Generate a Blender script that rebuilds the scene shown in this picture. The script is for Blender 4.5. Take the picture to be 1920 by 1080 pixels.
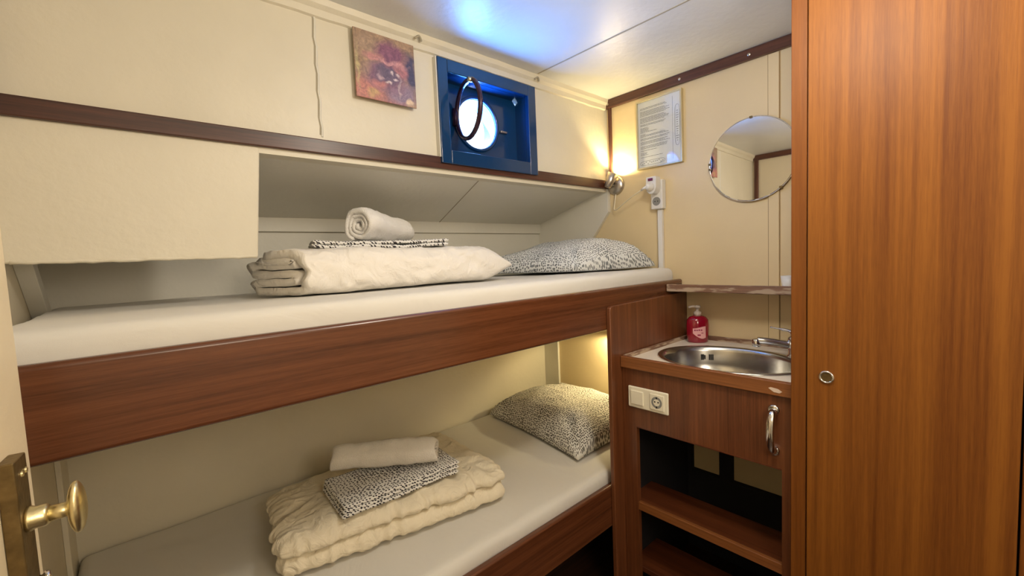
import bpy, bmesh, math, random
from mathutils import Vector, Matrix, noise
random.seed(7)
SC = bpy.context.scene
for o in list(bpy.data.objects): bpy.data.objects.remove(o)
COL = SC.collection
Z0 = 1.30            # camera height above the cabin sole

# ------------------------------------------------------------------ camera
PSI, PIT, ROL, F = 0.8434980587836672, 0.06935268861748968, 0.04345612626990495, 809.791369227201
cd = bpy.data.cameras.new('camera'); cam = bpy.data.objects.new('camera', cd); COL.objects.link(cam)
f0 = Vector((math.cos(PSI), math.sin(PSI), 0)); r0 = Vector((math.sin(PSI), -math.cos(PSI), 0)); up = Vector((0, 0, 1))
fw = f0*math.cos(PIT) - up*math.sin(PIT); dn = -(f0*math.sin(PIT) + up*math.cos(PIT))
cr = r0*math.cos(ROL) + dn*math.sin(ROL); cdn = dn*math.cos(ROL) - r0*math.sin(ROL)
cam.matrix_world = Matrix(((cr.x, -cdn.x, -fw.x, 0), (cr.y, -cdn.y, -fw.y, 0), (cr.z, -cdn.z, -fw.z, Z0), (0, 0, 0, 1)))
cd.sensor_fit = 'HORIZONTAL'; cd.sensor_width = 36; cd.lens = 36*F/1920; cd.clip_start = 0.02
SC.camera = cam

# ------------------------------------------------------------------ view, world, lights
vs = SC.view_settings; vs.view_transform = 'Standard'; vs.look = 'None'; vs.gamma = 1; vs.use_curve_mapping = False
vs.exposure = 0.22
w = bpy.data.worlds.new('daylight'); SC.world = w; w.use_nodes = True
bg = w.node_tree.nodes['Background']; bg.inputs[0].default_value = (.62, .86, 1, 1); bg.inputs[1].default_value = 9.0

def lamp(name, kind, loc, target, energy, color, **k):
    l = bpy.data.lights.new(name, kind); l.energy = energy; l.color = color
    for a, b in k.items(): setattr(l, a, b)
    o = bpy.data.objects.new(name, l); COL.objects.link(o); o.location = loc
    if target is not None:
        o.rotation_euler = (Vector(target) - Vector(loc)).to_track_quat('-Z', 'Y').to_euler()
    return o
# cabin ceiling lamp (above and right of the view), an added fill light behind the camera, daylight through the porthole
lamp('ceiling_lamp_light', 'POINT', (.78, .24, Z0+.60), None, 13.5, (1, .90, .75), shadow_soft_size=.07)
lamp('added_fill_light', 'POINT', (.30, -.58, Z0+.25), None, 15, (1, .86, .68), shadow_soft_size=.20)
lamp('porthole_daylight', 'AREA', (1.045, 1.395, Z0+.515), (1.0, 1.0, Z0+.80), 5.6, (.055, .31, 1), shape='DISK', size=.165)

# ------------------------------------------------------------------ materials
def nm(name):
    m = bpy.data.materials.new(name); m.use_nodes = True
    nt = m.node_tree; return m, nt, nt.nodes['Principled BSDF']
def lnk(nt, a, b): nt.links.new(a, b)
def mat(name, col, rough=.5, metal=0, bump=0, bscale=60, var=0, vscale=4, coat=0, spec=.5, **k):
    m, nt, b = nm(name)
    b.inputs['Base Color'].default_value = (*col, 1); b.inputs['Roughness'].default_value = rough
    b.inputs['Metallic'].default_value = metal; b.inputs['Coat Weight'].default_value = coat
    b.inputs['Specular IOR Level'].default_value = spec
    for a, v in k.items(): b.inputs[a.replace('_', ' ')].default_value = v
    tc = nt.nodes.new('ShaderNodeTexCoord')
    if bump:
        n = nt.nodes.new('ShaderNodeTexNoise'); n.inputs['Scale'].default_value = bscale; n.inputs['Detail'].default_value = 5
        bp = nt.nodes.new('ShaderNodeBump'); bp.inputs['Strength'].default_value = bump; bp.inputs['Distance'].default_value = .004
        lnk(nt, tc.outputs['Object'], n.inputs['Vector']); lnk(nt, n.outputs['Fac'], bp.inputs['Height']); lnk(nt, bp.outputs['Normal'], b.inputs['Normal'])
    if var:
        n2 = nt.nodes.new('ShaderNodeTexNoise'); n2.inputs['Scale'].default_value = vscale; n2.inputs['Detail'].default_value = 4
        r = nt.nodes.new('ShaderNodeValToRGB'); r.color_ramp.elements[0].position = .3; r.color_ramp.elements[1].position = .7
        r.color_ramp.elements[0].color = (*[c*(1-var) for c in col], 1); r.color_ramp.elements[1].color = (*[min(1, c*(1+var)) for c in col], 1)
        lnk(nt, tc.outputs['Object'], n2.inputs['Vector']); lnk(nt, n2.outputs['Fac'], r.inputs['Fac']); lnk(nt, r.outputs['Color'], b.inputs['Base Color'])
    return m
def paint(name, col, rough=.42, bump=.17, spots=True):
    """brushed gloss paint with a few chips and stains"""
    m, nt, b = nm(name); b.inputs['Roughness'].default_value = rough
    tc = nt.nodes.new('ShaderNodeTexCoord')
    n2 = nt.nodes.new('ShaderNodeTexNoise'); n2.inputs['Scale'].default_value = 2.5; n2.inputs['Detail'].default_value = 6
    r = nt.nodes.new('ShaderNodeValToRGB'); r.color_ramp.elements[0].position = .3; r.color_ramp.elements[1].position = .7
    r.color_ramp.elements[0].color = (*[c*.93 for c in col], 1); r.color_ramp.elements[1].color = (*[min(1, c*1.05) for c in col], 1)
    lnk(nt, tc.outputs['Object'], n2.inputs['Vector']); lnk(nt, n2.outputs['Fac'], r.inputs['Fac'])
    out = r.outputs['Color']
    if spots:
        v = nt.nodes.new('ShaderNodeTexNoise'); v.inputs['Scale'].default_value = 17; v.inputs['Detail'].default_value = 3
        r2 = nt.nodes.new('ShaderNodeValToRGB'); r2.color_ramp.elements[0].position = .765; r2.color_ramp.elements[1].position = .79
        mx = nt.nodes.new('ShaderNodeMix'); mx.data_type = 'RGBA'; mx.inputs[7].default_value = (.20, .15, .10, 1)
        lnk(nt, tc.outputs['Object'], v.inputs['Vector']); lnk(nt, v.outputs['Fac'], r2.inputs['Fac'])
        lnk(nt, r2.outputs['Color'], mx.inputs[0]); lnk(nt, out, mx.inputs[6]); out = mx.outputs[2]
    lnk(nt, out, b.inputs['Base Color'])
    n = nt.nodes.new('ShaderNodeTexNoise'); n.inputs['Scale'].default_value = 45; n.inputs['Detail'].default_value = 6
    n3 = nt.nodes.new('ShaderNodeTexNoise'); n3.inputs['Scale'].default_value = 6; n3.inputs['Detail'].default_value = 2
    ad = nt.nodes.new('ShaderNodeMath'); ad.operation = 'MULTIPLY_ADD'; ad.inputs[1].default_value = 2.5
    bp = nt.nodes.new('ShaderNodeBump'); bp.inputs['Strength'].default_value = bump; bp.inputs['Distance'].default_value = .006
    for q in (n, n3): lnk(nt, tc.outputs['Object'], q.inputs['Vector'])
    lnk(nt, n3.outputs['Fac'], ad.inputs[0]); lnk(nt, n.outputs['Fac'], ad.inputs[2])
    lnk(nt, ad.outputs[0], bp.inputs['Height']); lnk(nt, bp.outputs['Normal'], b.inputs['Normal'])
    return m
def wood(name, dark, light, grain='x', rough=.33, stripe=1.0, coat=.3, worn=0, spec=.5):
    m, nt, b = nm(name); b.inputs['Specular IOR Level'].default_value = spec; b.inputs['Roughness'].default_value = rough; b.inputs['Coat Weight'].default_value = coat; b.inputs['Coat Roughness'].default_value = .25
    tc = nt.nodes.new('ShaderNodeTexCoord'); N = []
    for sc, gs, det, dist in ((38, .35, 2, .25), (150, 3.5, 5, .2), (620, 26, 3, 0)):
        mp = nt.nodes.new('ShaderNodeMapping'); s = [sc]*3; s['xyz'.index(grain)] = gs; mp.inputs['Scale'].default_value = s
        n = nt.nodes.new('ShaderNodeTexNoise'); n.inputs['Scale'].default_value = 1; n.inputs['Detail'].default_value = det; n.inputs['Distortion'].default_value = dist
        lnk(nt, tc.outputs['Object'], mp.inputs['Vector']); lnk(nt, mp.outputs[0], n.inputs['Vector']); N.append(n)
    def ma(op, a, bb):
        q = nt.nodes.new('ShaderNodeMath'); q.operation = op
        for i, x in enumerate((a, bb)):
            if isinstance(x, (int, float)): q.inputs[i].default_value = x
            else: lnk(nt, x, q.inputs[i])
        return q.outputs[0]
    f = ma('ADD', ma('ADD', ma('MULTIPLY', N[0].outputs['Fac'], .45*stripe), ma('MULTIPLY', N[1].outputs['Fac'], .4)), ma('MULTIPLY', N[2].outputs['Fac'], .25))
    r = nt.nodes.new('ShaderNodeValToRGB'); e = r.color_ramp.elements; h = .5*(.45*stripe+.65)
    e[0].position = h-.17; e[1].position = h+.17; e[0].color = (*dark, 1); e[1].color = (*light, 1)
    lnk(nt, f, r.inputs['Fac']); out = r.outputs['Color']
    if worn:
        mp = nt.nodes.new('ShaderNodeMapping'); s = [60]*3; s['xyz'.index(grain)] = 12; mp.inputs['Scale'].default_value = s
        n = nt.nodes.new('ShaderNodeTexNoise'); n.inputs['Scale'].default_value = 1; n.inputs['Detail'].default_value = 5
        r2 = nt.nodes.new('ShaderNodeValToRGB'); r2.color_ramp.elements[0].position = .60-.12*worn; r2.color_ramp.elements[1].position = .68-.12*worn
        mx = nt.nodes.new('ShaderNodeMix'); mx.data_type = 'RGBA'; mx.inputs[7].default_value = (.50, .38, .27, 1)
        lnk(nt, tc.outputs['Object'], mp.inputs['Vector']); lnk(nt, mp.outputs[0], n.inputs['Vector']); lnk(nt, n.outputs['Fac'], r2.inputs['Fac'])
        lnk(nt, r2.outputs['Color'], mx.inputs[0]); lnk(nt, out, mx.inputs[6]); out = mx.outputs[2]
    lnk(nt, out, b.inputs['Base Color'])
    bp = nt.nodes.new('ShaderNodeBump'); bp.inputs['Strength'].default_value = .12; bp.inputs['Distance'].default_value = .002
    lnk(nt, N[1].outputs['Fac'], bp.inputs['Height']); lnk(nt, bp.outputs['Normal'], b.inputs['Normal'])
    return m
def cloth(name, col, rough=.85, wr=.35, wscale=9, weave=900, fuzz=0, fine=0):
    m, nt, b = nm(name); b.inputs['Base Color'].default_value = (*col, 1); b.inputs['Roughness'].default_value = rough
    b.inputs['Sheen Weight'].default_value = .15; b.inputs['Specular IOR Level'].default_value = .2
    tc = nt.nodes.new('ShaderNodeTexCoord')
    n = nt.nodes.new('ShaderNodeTexNoise'); n.inputs['Scale'].default_value = wscale; n.inputs['Detail'].default_value = 4; n.inputs['Distortion'].default_value = 1.6
    n2 = nt.nodes.new('ShaderNodeTexNoise'); n2.inputs['Scale'].default_value = weave; n2.inputs['Detail'].default_value = 2
    b1 = nt.nodes.new('ShaderNodeBump'); b1.inputs['Strength'].default_value = wr; b1.inputs['Distance'].default_value = .012
    b2 = nt.nodes.new('ShaderNodeBump'); b2.inputs['Strength'].default_value = .12+fuzz; b2.inputs['Distance'].default_value = .002+.004*fuzz
    for q in (n, n2): lnk(nt, tc.outputs['Object'], q.inputs['Vector'])
    lnk(nt, n.outputs['Fac'], b1.inputs['Height']); lnk(nt, n2.outputs['Fac'], b2.inputs['Height'])
    lnk(nt, b1.outputs['Normal'], b2.inputs['Normal']); lnk(nt, b2.outputs['Normal'], b.inputs['Normal'])
    return m
def dotted(name, scale, dotcol=(.035, .03, .035), base=(.78, .77, .74), size=.27):
    m, nt, b = nm(name); b.inputs['Roughness'].default_value = .85; b.inputs['Specular IOR Level'].default_value = .2
    tc = nt.nodes.new('ShaderNodeTexCoord')
    uv = tc.outputs['UV']
    v = nt.nodes.new('ShaderNodeTexVoronoi'); v.voronoi_dimensions = '2D'; v.inputs['Scale'].default_value = scale; v.inputs['Randomness'].default_value = .55
    nn = nt.nodes.new('ShaderNodeTexNoise'); nn.noise_dimensions = '2D'; nn.inputs['Scale'].default_value = scale*.12
    lnk(nt, uv, nn.inputs['Vector'])
    s = nt.nodes.new('ShaderNodeMath'); s.operation = 'MULTIPLY_ADD'; s.inputs[1].default_value = .25; s.inputs[2].default_value = size-.125
    lnk(nt, nn.outputs['Fac'], s.inputs[0])
    d = nt.nodes.new('ShaderNodeMath'); d.operation = 'SUBTRACT'
    lnk(nt, uv, v.inputs['Vector']); lnk(nt, v.outputs['Distance'], d.inputs[0]); lnk(nt, s.outputs[0], d.inputs[1])
    r = nt.nodes.new('ShaderNodeValToRGB'); r.color_ramp.elements[0].position = 0; r.color_ramp.elements[1].position = .06
    r.color_ramp.elements[0].color = (*dotcol, 1); r.color_ramp.elements[1].color = (*base, 1)
    lnk(nt, d.outputs[0], r.inputs['Fac']); lnk(nt, r.outputs['Color'], b.inputs['Base Color'])
    n = nt.nodes.new('ShaderNodeTexNoise'); n.inputs['Scale'].default_value = 12; n.inputs['Detail'].default_value = 4; n.inputs['Distortion'].default_value = 1
    b1 = nt.nodes.new('ShaderNodeBump'); b1.inputs['Strength'].default_value = .35; b1.inputs['Distance'].default_value = .012
    lnk(nt, tc.outputs['Object'], n.inputs['Vector']); lnk(nt, n.outputs['Fac'], b1.inputs['Height']); lnk(nt, b1.outputs['Normal'], b.inputs['Normal'])
    return m

M = {}
M['hull'] = paint('cream_hull_paint', (.74, .69, .56))
M['niche'] = paint('white_niche_paint', (.76, .74, .66))
M['ceil'] = paint('white_ceiling_paint', (.76, .77, .76), rough=.38, spots=False)
M['yellow'] = paint('pale_yellow_paint', (.80, .65, .39), rough=.36, bump=.12, spots=False)
M['lowhull'] = paint('cream_lower_paint', (.76, .71, .58))
M['wallback'] = paint('cream_corridor_paint', (.72, .64, .48), spots=False)
M['doorp'] = paint('cream_door_paint', (.82, .70, .48), rough=.45, bump=.18, spots=False)
M['seam'] = mat('seam_filler', (.40, .36, .27), .7)
M['joint'] = mat('strip_joint_filler', (.36, .25, .12), .6)
M['gap'] = mat('seam_shadow_gap', (.22, .20, .16), .7)
M['trimx'] = wood('dark_trim_wood_x', (.030, .009, .006), (.115, .037, .020), 'x', .4, .8, .1)
M['trimy'] = wood('dark_trim_wood_y', (.045, .015, .009), (.15, .055, .032), 'y', .4, .8, .1)
M['trimz'] = wood('dark_trim_wood_z', (.045, .013, .007), (.15, .050, .028), 'z', .4, .8, .1)
M['mahx'] = wood('mahogany_x', (.072, .021, .008), (.175, .058, .021), 'x', .26, .9, .35)
M['mahz'] = wood('mahogany_z', (.090, .026, .009), (.225, .076, .026), 'z', .34, 1.0, .25)
M['mahy'] = wood('mahogany_y', (.060, .014, .005), (.150, .042, .014), 'y', .34, 1.0, .25)
M['ward'] = wood('wardrobe_veneer', (.150, .044, .006), (.285, .100, .013), 'z', .5, 1.2, 0, spec=.28)
M['wardst'] = wood('wardrobe_stile_wood', (.14, .040, .006), (.24, .080, .012), 'z', .45, .7, 0, spec=.3)
M['lip'] = wood('counter_lipping_wood', (.16, .050, .013), (.32, .12, .036), 'y', .36, 1.0, .2)
M['worn'] = wood('worn_batten_wood', (.13, .06, .035), (.30, .17, .11), 'y', .6, .8, 0, worn=1)
M['wornx'] = wood('worn_batten_wood_x', (.13, .06, .035), (.30, .17, .11), 'x', .6, .8, 0, worn=1)
M['sole'] = wood('cabin_sole_wood', (.02, .009, .005), (.07, .03, .015), 'x', .5)
M['dark'] = mat('dark_board_and_shade', (.012, .011, .014), .8)  # near-black: shade of the voids put into colour, also used for dark boards
M['sheet'] = cloth('fitted_sheet_fabric', (.72, .70, .65), wr=.28, wscale=5)
M['duvet'] = cloth('cream_duvet_cotton', (.87, .83, .76), wr=.7, wscale=17)
M['duvet2'] = cloth('yellowed_duvet_cotton', (.83, .75, .58), wr=.8, wscale=22)
M['towel'] = cloth('white_terry', (.90, .88, .84), wr=.25, weave=380, fuzz=.55)
M['towel2'] = cloth('beige_white_terry', (.88, .84, .77), wr=.25, weave=380, fuzz=.55)
M['dotl'] = dotted('dotted_cotton_sheet', 105)
M['dotp'] = dotted('fine_dotted_pillow_cotton', 108, dotcol=(.15, .165, .175), base=(.76, .78, .78), size=.30)
M['dotq'] = dotted('dotted_pillow_cotton', 108, dotcol=(.11, .10, .085), base=(.76, .75, .70), size=.31)
M['steel'] = mat('brushed_steel', (.62, .62, .60), .22, 1)
M['chrome'] = mat('chrome', (.82, .82, .82), .08, 1)
M['nickel'] = mat('satin_nickel', (.55, .51, .46), .3, 1, bump=.05, bscale=200)
M['brass'] = mat('worn_brass', (.76, .66, .38), .33, 1, bump=.06, bscale=300, var=.12, vscale=60)
M['plate'] = mat('dull_bronze', (.20, .14, .06), .45, .85, bump=.15, bscale=150, var=.25, vscale=70)
M['navy'] = mat('navy_gloss_paint', (.004, .040, .125), .16, 0, bump=.3, bscale=35, coat=.5)
M['ringm'] = mat('dark_painted_ring', (.045, .02, .04), .25, .4, bump=.3, bscale=60)
M['white'] = mat('white_plastic', (.80, .79, .76), .35)
M['cream'] = mat('cream_plastic', (.92, .87, .70), .3)
M['greyp'] = mat('grey_plastic', (.28, .28, .26), .5)
M['blackp'] = mat('black_hole', (.01, .01, .01), .6)
M['redp'] = mat('dark_red_switch', (.16, .005, .02), .25)
M['paper'] = mat('white_paper', (.72, .76, .80), .6)
M['ink'] = mat('grey_ink', (.14, .16, .18), .7)
M['gold'] = mat('pale_gilt_frame', (.62, .55, .36), .3, .6)
M['mirror'] = mat('mirror_silver', (.88, .88, .86), .015, 1)
M['laminate'] = mat('cream_laminate', (.88, .80, .68), .35, bump=.03)
M['cable'] = mat('cream_cable', (.86, .78, .58), .4)
M['void'] = wood('unlit_cabinet_board', (.025, .008, .004), (.055, .018, .008), 'y', .5, .8, 0)
M['chip'] = mat('chipped_bare_spot', (.72, .58, .46), .6)
def emis(name, col, s):
    m, nt, b = nm(name); b.inputs['Emission Color'].default_value = (*col, 1); b.inputs['Emission Strength'].default_value = s; b.inputs['Base Color'].default_value = (*col, 1); return m
M['bulb'] = emis('lit_bulb', (1, .82, .45), 14)
def glass(name, col, rough=.02, ior=1.45):
    m, nt, b = nm(name); b.inputs['Base Color'].default_value = (*col, 1); b.inputs['Roughness'].default_value = rough
    b.inputs['Transmission Weight'].default_value = 1; b.inputs['IOR'].default_value = ior; return m
def pane(name):
    m, nt, b = nm(name); nt.nodes.remove(b); out = nt.nodes['Material Output']
    tr = nt.nodes.new('ShaderNodeBsdfTransparent'); gl = nt.nodes.new('ShaderNodeBsdfGlossy'); gl.inputs['Roughness'].default_value = .02
    lw = nt.nodes.new('ShaderNodeLayerWeight'); lw.inputs[0].default_value = .5
    pw = nt.nodes.new('ShaderNodeMath'); pw.operation = 'POWER'; pw.inputs[1].default_value = 4; lnk(nt, lw.outputs['Facing'], pw.inputs[0])
    fr = nt.nodes.new('ShaderNodeMath'); fr.operation = 'MULTIPLY_ADD'; fr.inputs[1].default_value = .5; fr.inputs[2].default_value = .05; lnk(nt, pw.outputs[0], fr.inputs[0]); mx = nt.nodes.new('ShaderNodeMixShader')
    lnk(nt, fr.outputs[0], mx.inputs[0]); lnk(nt, tr.outputs[0], mx.inputs[1]); lnk(nt, gl.outputs[0], mx.inputs[2]); lnk(nt, mx.outputs[0], out.inputs[0]); return m
M['glass'] = pane('clear_glass')
M['soap'] = mat('red_liquid_soap', (.42, .005, .03), .12, 0, coat=.6, Transmission_Weight=.35)
M['pump'] = mat('translucent_pump_plastic', (.80, .70, .62), .3, Transmission_Weight=.4)
M['lab'] = mat('pink_label', (.85, .45, .45), .4)
M['labink'] = mat('label_dark_ink', (.35, .02, .08), .4)

# ------------------------------------------------------------------ object helpers
def tag(o, label=None, cat=None, group=None, kind=None):
    if label: o['label'] = label
    if cat: o['category'] = cat
    if group: o['group'] = group
    if kind: o['kind'] = kind
    return o
def wloc(o):
    v = Vector((0, 0, 0))
    while o is not None: v += o.location; o = o.parent
    return v
def obj(name, bm, m, parent=None, smooth=False, bevel=0, seg=2, origin=None):
    """link bm (vertices in room coordinates) as ONE mesh object"""
    bmesh.ops.recalc_face_normals(bm, faces=bm.faces)
    if parent is not None: off = wloc(parent); loc = Vector((0, 0, 0))
    else:
        if origin is None:
            xs = [v.co.x for v in bm.verts]; ys = [v.co.y for v in bm.verts]; zs = [v.co.z for v in bm.verts]
            origin = Vector(((min(xs)+max(xs))/2, (min(ys)+max(ys))/2, min(zs)))
        off = Vector(origin); loc = off
    bmesh.ops.translate(bm, verts=bm.verts, vec=-off)
    me = bpy.data.meshes.new(name); bm.to_mesh(me); bm.free()
    if m is not None:
        for q in (m if isinstance(m, (list, tuple)) else [m]): me.materials.append(q)
    o = bpy.data.objects.new(name, me); COL.objects.link(o); o.location = loc
    if parent is not None: o.parent = parent
    if smooth:
        for p in me.polygons: p.use_smooth = True
    if bevel:
        b = o.modifiers.new('bevel', 'BEVEL'); b.width = bevel; b.segments = seg; b.limit_method = 'ANGLE'; b.angle_limit = math.radians(35)
        for p in me.polygons: p.use_smooth = True
        b.harden_normals = True
    return o
def empty(name, loc, label=None, cat=None, group=None, kind=None):
    o = bpy.data.objects.new(name, None); COL.objects.link(o); o.location = loc; o.empty_display_size = .05
    return tag(o, label, cat, group, kind)
def struct(name, bm, m, parent=None, **k):
    o = obj(name, bm, m, parent, **k)
    if parent is None: o['kind'] = 'structure'
    return o
def B(): return bmesh.new()
def box(bm, x0, x1, y0, y1, z0, z1, mi=0):
    v = [bm.verts.new((x, y, z)) for x in (x0, x1) for y in (y0, y1) for z in (z0, z1)]
    for q in ((0, 1, 3, 2), (4, 6, 7, 5), (0, 4, 5, 1), (2, 3, 7, 6), (0, 2, 6, 4), (1, 5, 7, 3)):
        bm.faces.new([v[i] for i in q]).material_index = mi
    return bm
def boxz(bm, x0, x1, y0, y1, z0, z1, mi=0): return box(bm, x0, x1, y0, y1, Z0+z0, Z0+z1, mi)
def prism(bm, pts, d):
    """polygon pts extruded by vector d"""
    a = [bm.verts.new(p) for p in pts]; b = [bm.verts.new(Vector(p)+Vector(d)) for p in pts]; n = len(pts)
    bm.faces.new(a); bm.faces.new(list(reversed(b)))
    for i in range(n): bm.faces.new((a[i], b[i], b[(i+1) % n], a[(i+1) % n]))
    return bm
def tube(bm, pts, r, seg=12, closed=False, cap=True, ry=None):
    pts = [Vector(p) for p in pts]; n = len(pts); rings = []
    nrm = None
    for i, p in enumerate(pts):
        if closed: t = pts[(i+1) % n]-pts[i-1]
        else: t = pts[min(i+1, n-1)]-pts[max(i-1, 0)]
        t.normalize()
        if nrm is None: nrm = t.orthogonal().normalized()
        nrm = (nrm - t*nrm.dot(t)).normalized(); bn = t.cross(nrm)
        rr = r[i] if isinstance(r, (list, tuple)) else r
        rings.append([bm.verts.new(p + nrm*rr*math.cos(a) + bn*(rr if ry is None else ry)*math.sin(a)) for a in (2*math.pi*k/seg for k in range(seg))])
    for i in range(n if closed else n-1):
        A, C = rings[i], rings[(i+1) % n]
        for k in range(seg): bm.faces.new((A[k], A[(k+1) % seg], C[(k+1) % seg], C[k]))
    if cap and not closed: bm.faces.new(rings[0]); bm.faces.new(list(reversed(rings[-1])))
    return bm
def lathe(bm, prof, o, axis=(0, 0, 1), seg=28, sx=1, sy=1, cap=True, ref=None):
    """prof: list of (radius, height) around axis through o; sx/sy squash the ring"""
    ax = Vector(axis).normalized(); a = (Vector(ref) if ref else ax.orthogonal()).normalized(); b = ax.cross(a); o = Vector(o); rings = []
    for r, h in prof:
        rings.append([bm.verts.new(o+ax*h+a*r*sx*math.cos(t)+b*r*sy*math.sin(t)) for t in (2*math.pi*k/seg for k in range(seg))])
    for A, C in zip(rings, rings[1:]):
        for k in range(seg): bm.faces.new((A[k], A[(k+1) % seg], C[(k+1) % seg], C[k]))
    if cap: bm.faces.new(list(reversed(rings[0]))); bm.faces.new(rings[-1])
    return bm
def path(pts, n=8):
    """Catmull-Rom through pts"""
    P = [Vector(p) for p in pts]; P = [P[0]*2-P[1]]+P+[P[-1]*2-P[-2]]; out = []
    for i in range(1, len(P)-2):
        for k in range(n):
            t = k/n; a, b, c, d = P[i-1:i+3]
            out.append(.5*((2*b)+(c-a)*t+(2*a-5*b+4*c-d)*t*t+(3*b-a-3*c+d)*t**3))
    out.append(P[-2]); return out
def fbm(p, s, o=3): return noise.fractal(Vector(p)*s, 1.0, 2.0, o)
def ridge(p, s, st=(1, 1, 1), seed=0.):
    v = Vector((p[0]*st[0], p[1]*st[1], p[2]*st[2]))*s + Vector((seed, seed*1.7, seed*.3)); return 1-abs(noise.noise(v))*2
def soft(bm, cfun, nx, ny, nz, r, disp=None, uvs=1.0):
    """soft block: unit cube surface grid (u,v,w in 0..1) with corner radius r (fraction vector in metres), mapped by cfun(x,y,z) after rounding.
    size given by r=(sx,sy,sz,rad)"""
    sx, sy, sz, rad = r; idx = {}
    uvl = bm.loops.layers.uv.verify()
    def vert(i, j, k):
        key = (i, j, k)
        if key in idx: return idx[key]
        p = Vector((sx*i/nx, sy*j/ny, sz*k/nz))
        rd = (min(rad, sx/2), min(rad, sy/2), min(rad, sz/2))
        c = Vector((min(max(p.x, rd[0]), sx-rd[0]), min(max(p.y, rd[1]), sy-rd[1]), min(max(p.z, rd[2]), sz-rd[2])))
        d = p-c; q = Vector((d.x/rd[0], d.y/rd[1], d.z/rd[2]))
        m_ = max(abs(q.x), abs(q.y), abs(q.z))
        if m_ > 1e-9:
            q2 = q.normalized(); q2 = q2*m_; p = c+Vector((q2.x*rd[0], q2.y*rd[1], q2.z*rd[2])); nn = q2.normalized()
        else: nn = Vector((0, 0, 1))
        if disp: p = p + nn*disp(p, nn)
        v = bm.verts.new(cfun(p)); idx[key] = v; v_uv[v] = (p.x + p.z*.7, p.y + p.z*.9); return v
    v_uv = {}
    fs = []
    for i in range(nx):
        for j in range(ny):
            for k in (0, nz): fs.append(((i, j, k), (i+1, j, k), (i+1, j+1, k), (i, j+1, k)))
    for i in range(nx):
        for k in range(nz):
            for j in (0, ny): fs.append(((i, j, k), (i+1, j, k), (i+1, j, k+1), (i, j, k+1)))
    for j in range(ny):
        for k in range(nz):
            for i in (0, nx): fs.append(((i, j, k), (i, j+1, k), (i, j+1, k+1), (i, j, k+1)))
    for q in fs:
        f = bm.faces.new([vert(*c) for c in q])
        for l in f.loops: l[uvl].uv = (v_uv[l.vert][0]*uvs, v_uv[l.vert][1]*uvs)
    return bm
def quadmap(c00, c10, c11, c01, sx, sy, z0):
    """map local (x 0..sx, y 0..sy) onto the plan quadrilateral"""
    c00, c10, c11, c01 = [Vector((*c, 0)) for c in (c00, c10, c11, c01)]
    def f(p):
        u, v = p.x/sx, p.y/sy
        q = c00*(1-u)*(1-v)+c10*u*(1-v)+c11*u*v+c01*(1-u)*v
        return Vector((q.x, q.y, z0+p.z))
    return f
def pillow(bm, corners, z0, h, nx=72, ny=60, seed=0, flat=.22, uvs=1.0, hump=None, wr=.012, pw=.6):
    """cushion with pinched corners on the plan quad corners (c00,c10,c11,c01)"""
    uvl = bm.loops.layers.uv.verify()
    C = [Vector((*c, 0)) for c in corners]; top = {}; bot = {}; uvd = {}
    for i in range(nx+1):
        for j in range(ny+1):
            u, v = i/nx*2-1, j/ny*2-1
            pin = .055
            uu = u*(1-pin*(1-v*v)*abs(u)**3) ; vv = v*(1-pin*(1-u*u)*abs(v)**3)
            a, b = (uu+1)/2, (vv+1)/2
            q = C[0]*(1-a)*(1-b)+C[1]*a*(1-b)+C[2]*a*b+C[3]*(1-a)*b
            e = max(0, 1-abs(u)**3.2)**pw * max(0, 1-abs(v)**3.2)**pw
            edge = 1-e
            rad = ridge((u, v, seed), 1.6, (1, 1, 1), seed*3.1)
            wrk = wr*(rad-.35)*(.35+edge*1.2)*e**.5
            # folds radiating from the corners
            for cu, cv in ((-1, -1), (1, -1), (1, 1), (-1, 1)):
                dd = math.hypot(u-cu, v-cv); ang = math.atan2(v-cv, u-cu)
                wrk += .011*math.exp(-(dd-.25)**2/.12)*math.sin(ang*11+seed)*e**.5
            hh = h*(hump(u, v) if hump else 1)
            zt = z0 + .012 + e*hh*(1-flat) + wrk + .012*fbm((u, v, seed), 1.5)*e
            zb = z0 + .012 - e*.010
            p = Vector((q.x, q.y, zt)); top[i, j] = bm.verts.new(p); uvd[top[i, j]] = ((q.x), (q.y)+zt*.4)
            if 0 < i < nx and 0 < j < ny:
                bot[i, j] = bm.verts.new((q.x, q.y, zb)); uvd[bot[i, j]] = (q.x, q.y)
            else: bot[i, j] = top[i, j]
    for D in (top, bot):
        U = {}; V = {}
        for j in range(ny+1):
            for i in range(nx+1): U[i, j] = 0 if i == 0 else U[i-1, j]+(D[i, j].co-D[i-1, j].co).length
        for i in range(nx+1):
            for j in range(ny+1): V[i, j] = 0 if j == 0 else V[i, j-1]+(D[i, j].co-D[i, j-1].co).length
        for k in U: uvd[D[k]] = (U[k]-U[nx//2, k[1]], V[k]-V[k[0], ny//2])
    for i in range(nx):
        for j in range(ny):
            for D in (top, bot):
                vs_ = [D[i, j], D[i+1, j], D[i+1, j+1], D[i, j+1]]
                if D is bot and len(set(vs_) - set(top.values())) == 0: continue
                f = bm.faces.new(vs_)
                for l in f.loops: l[uvl].uv = (uvd[l.vert][0]*uvs, uvd[l.vert][1]*uvs)
    return bm
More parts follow.
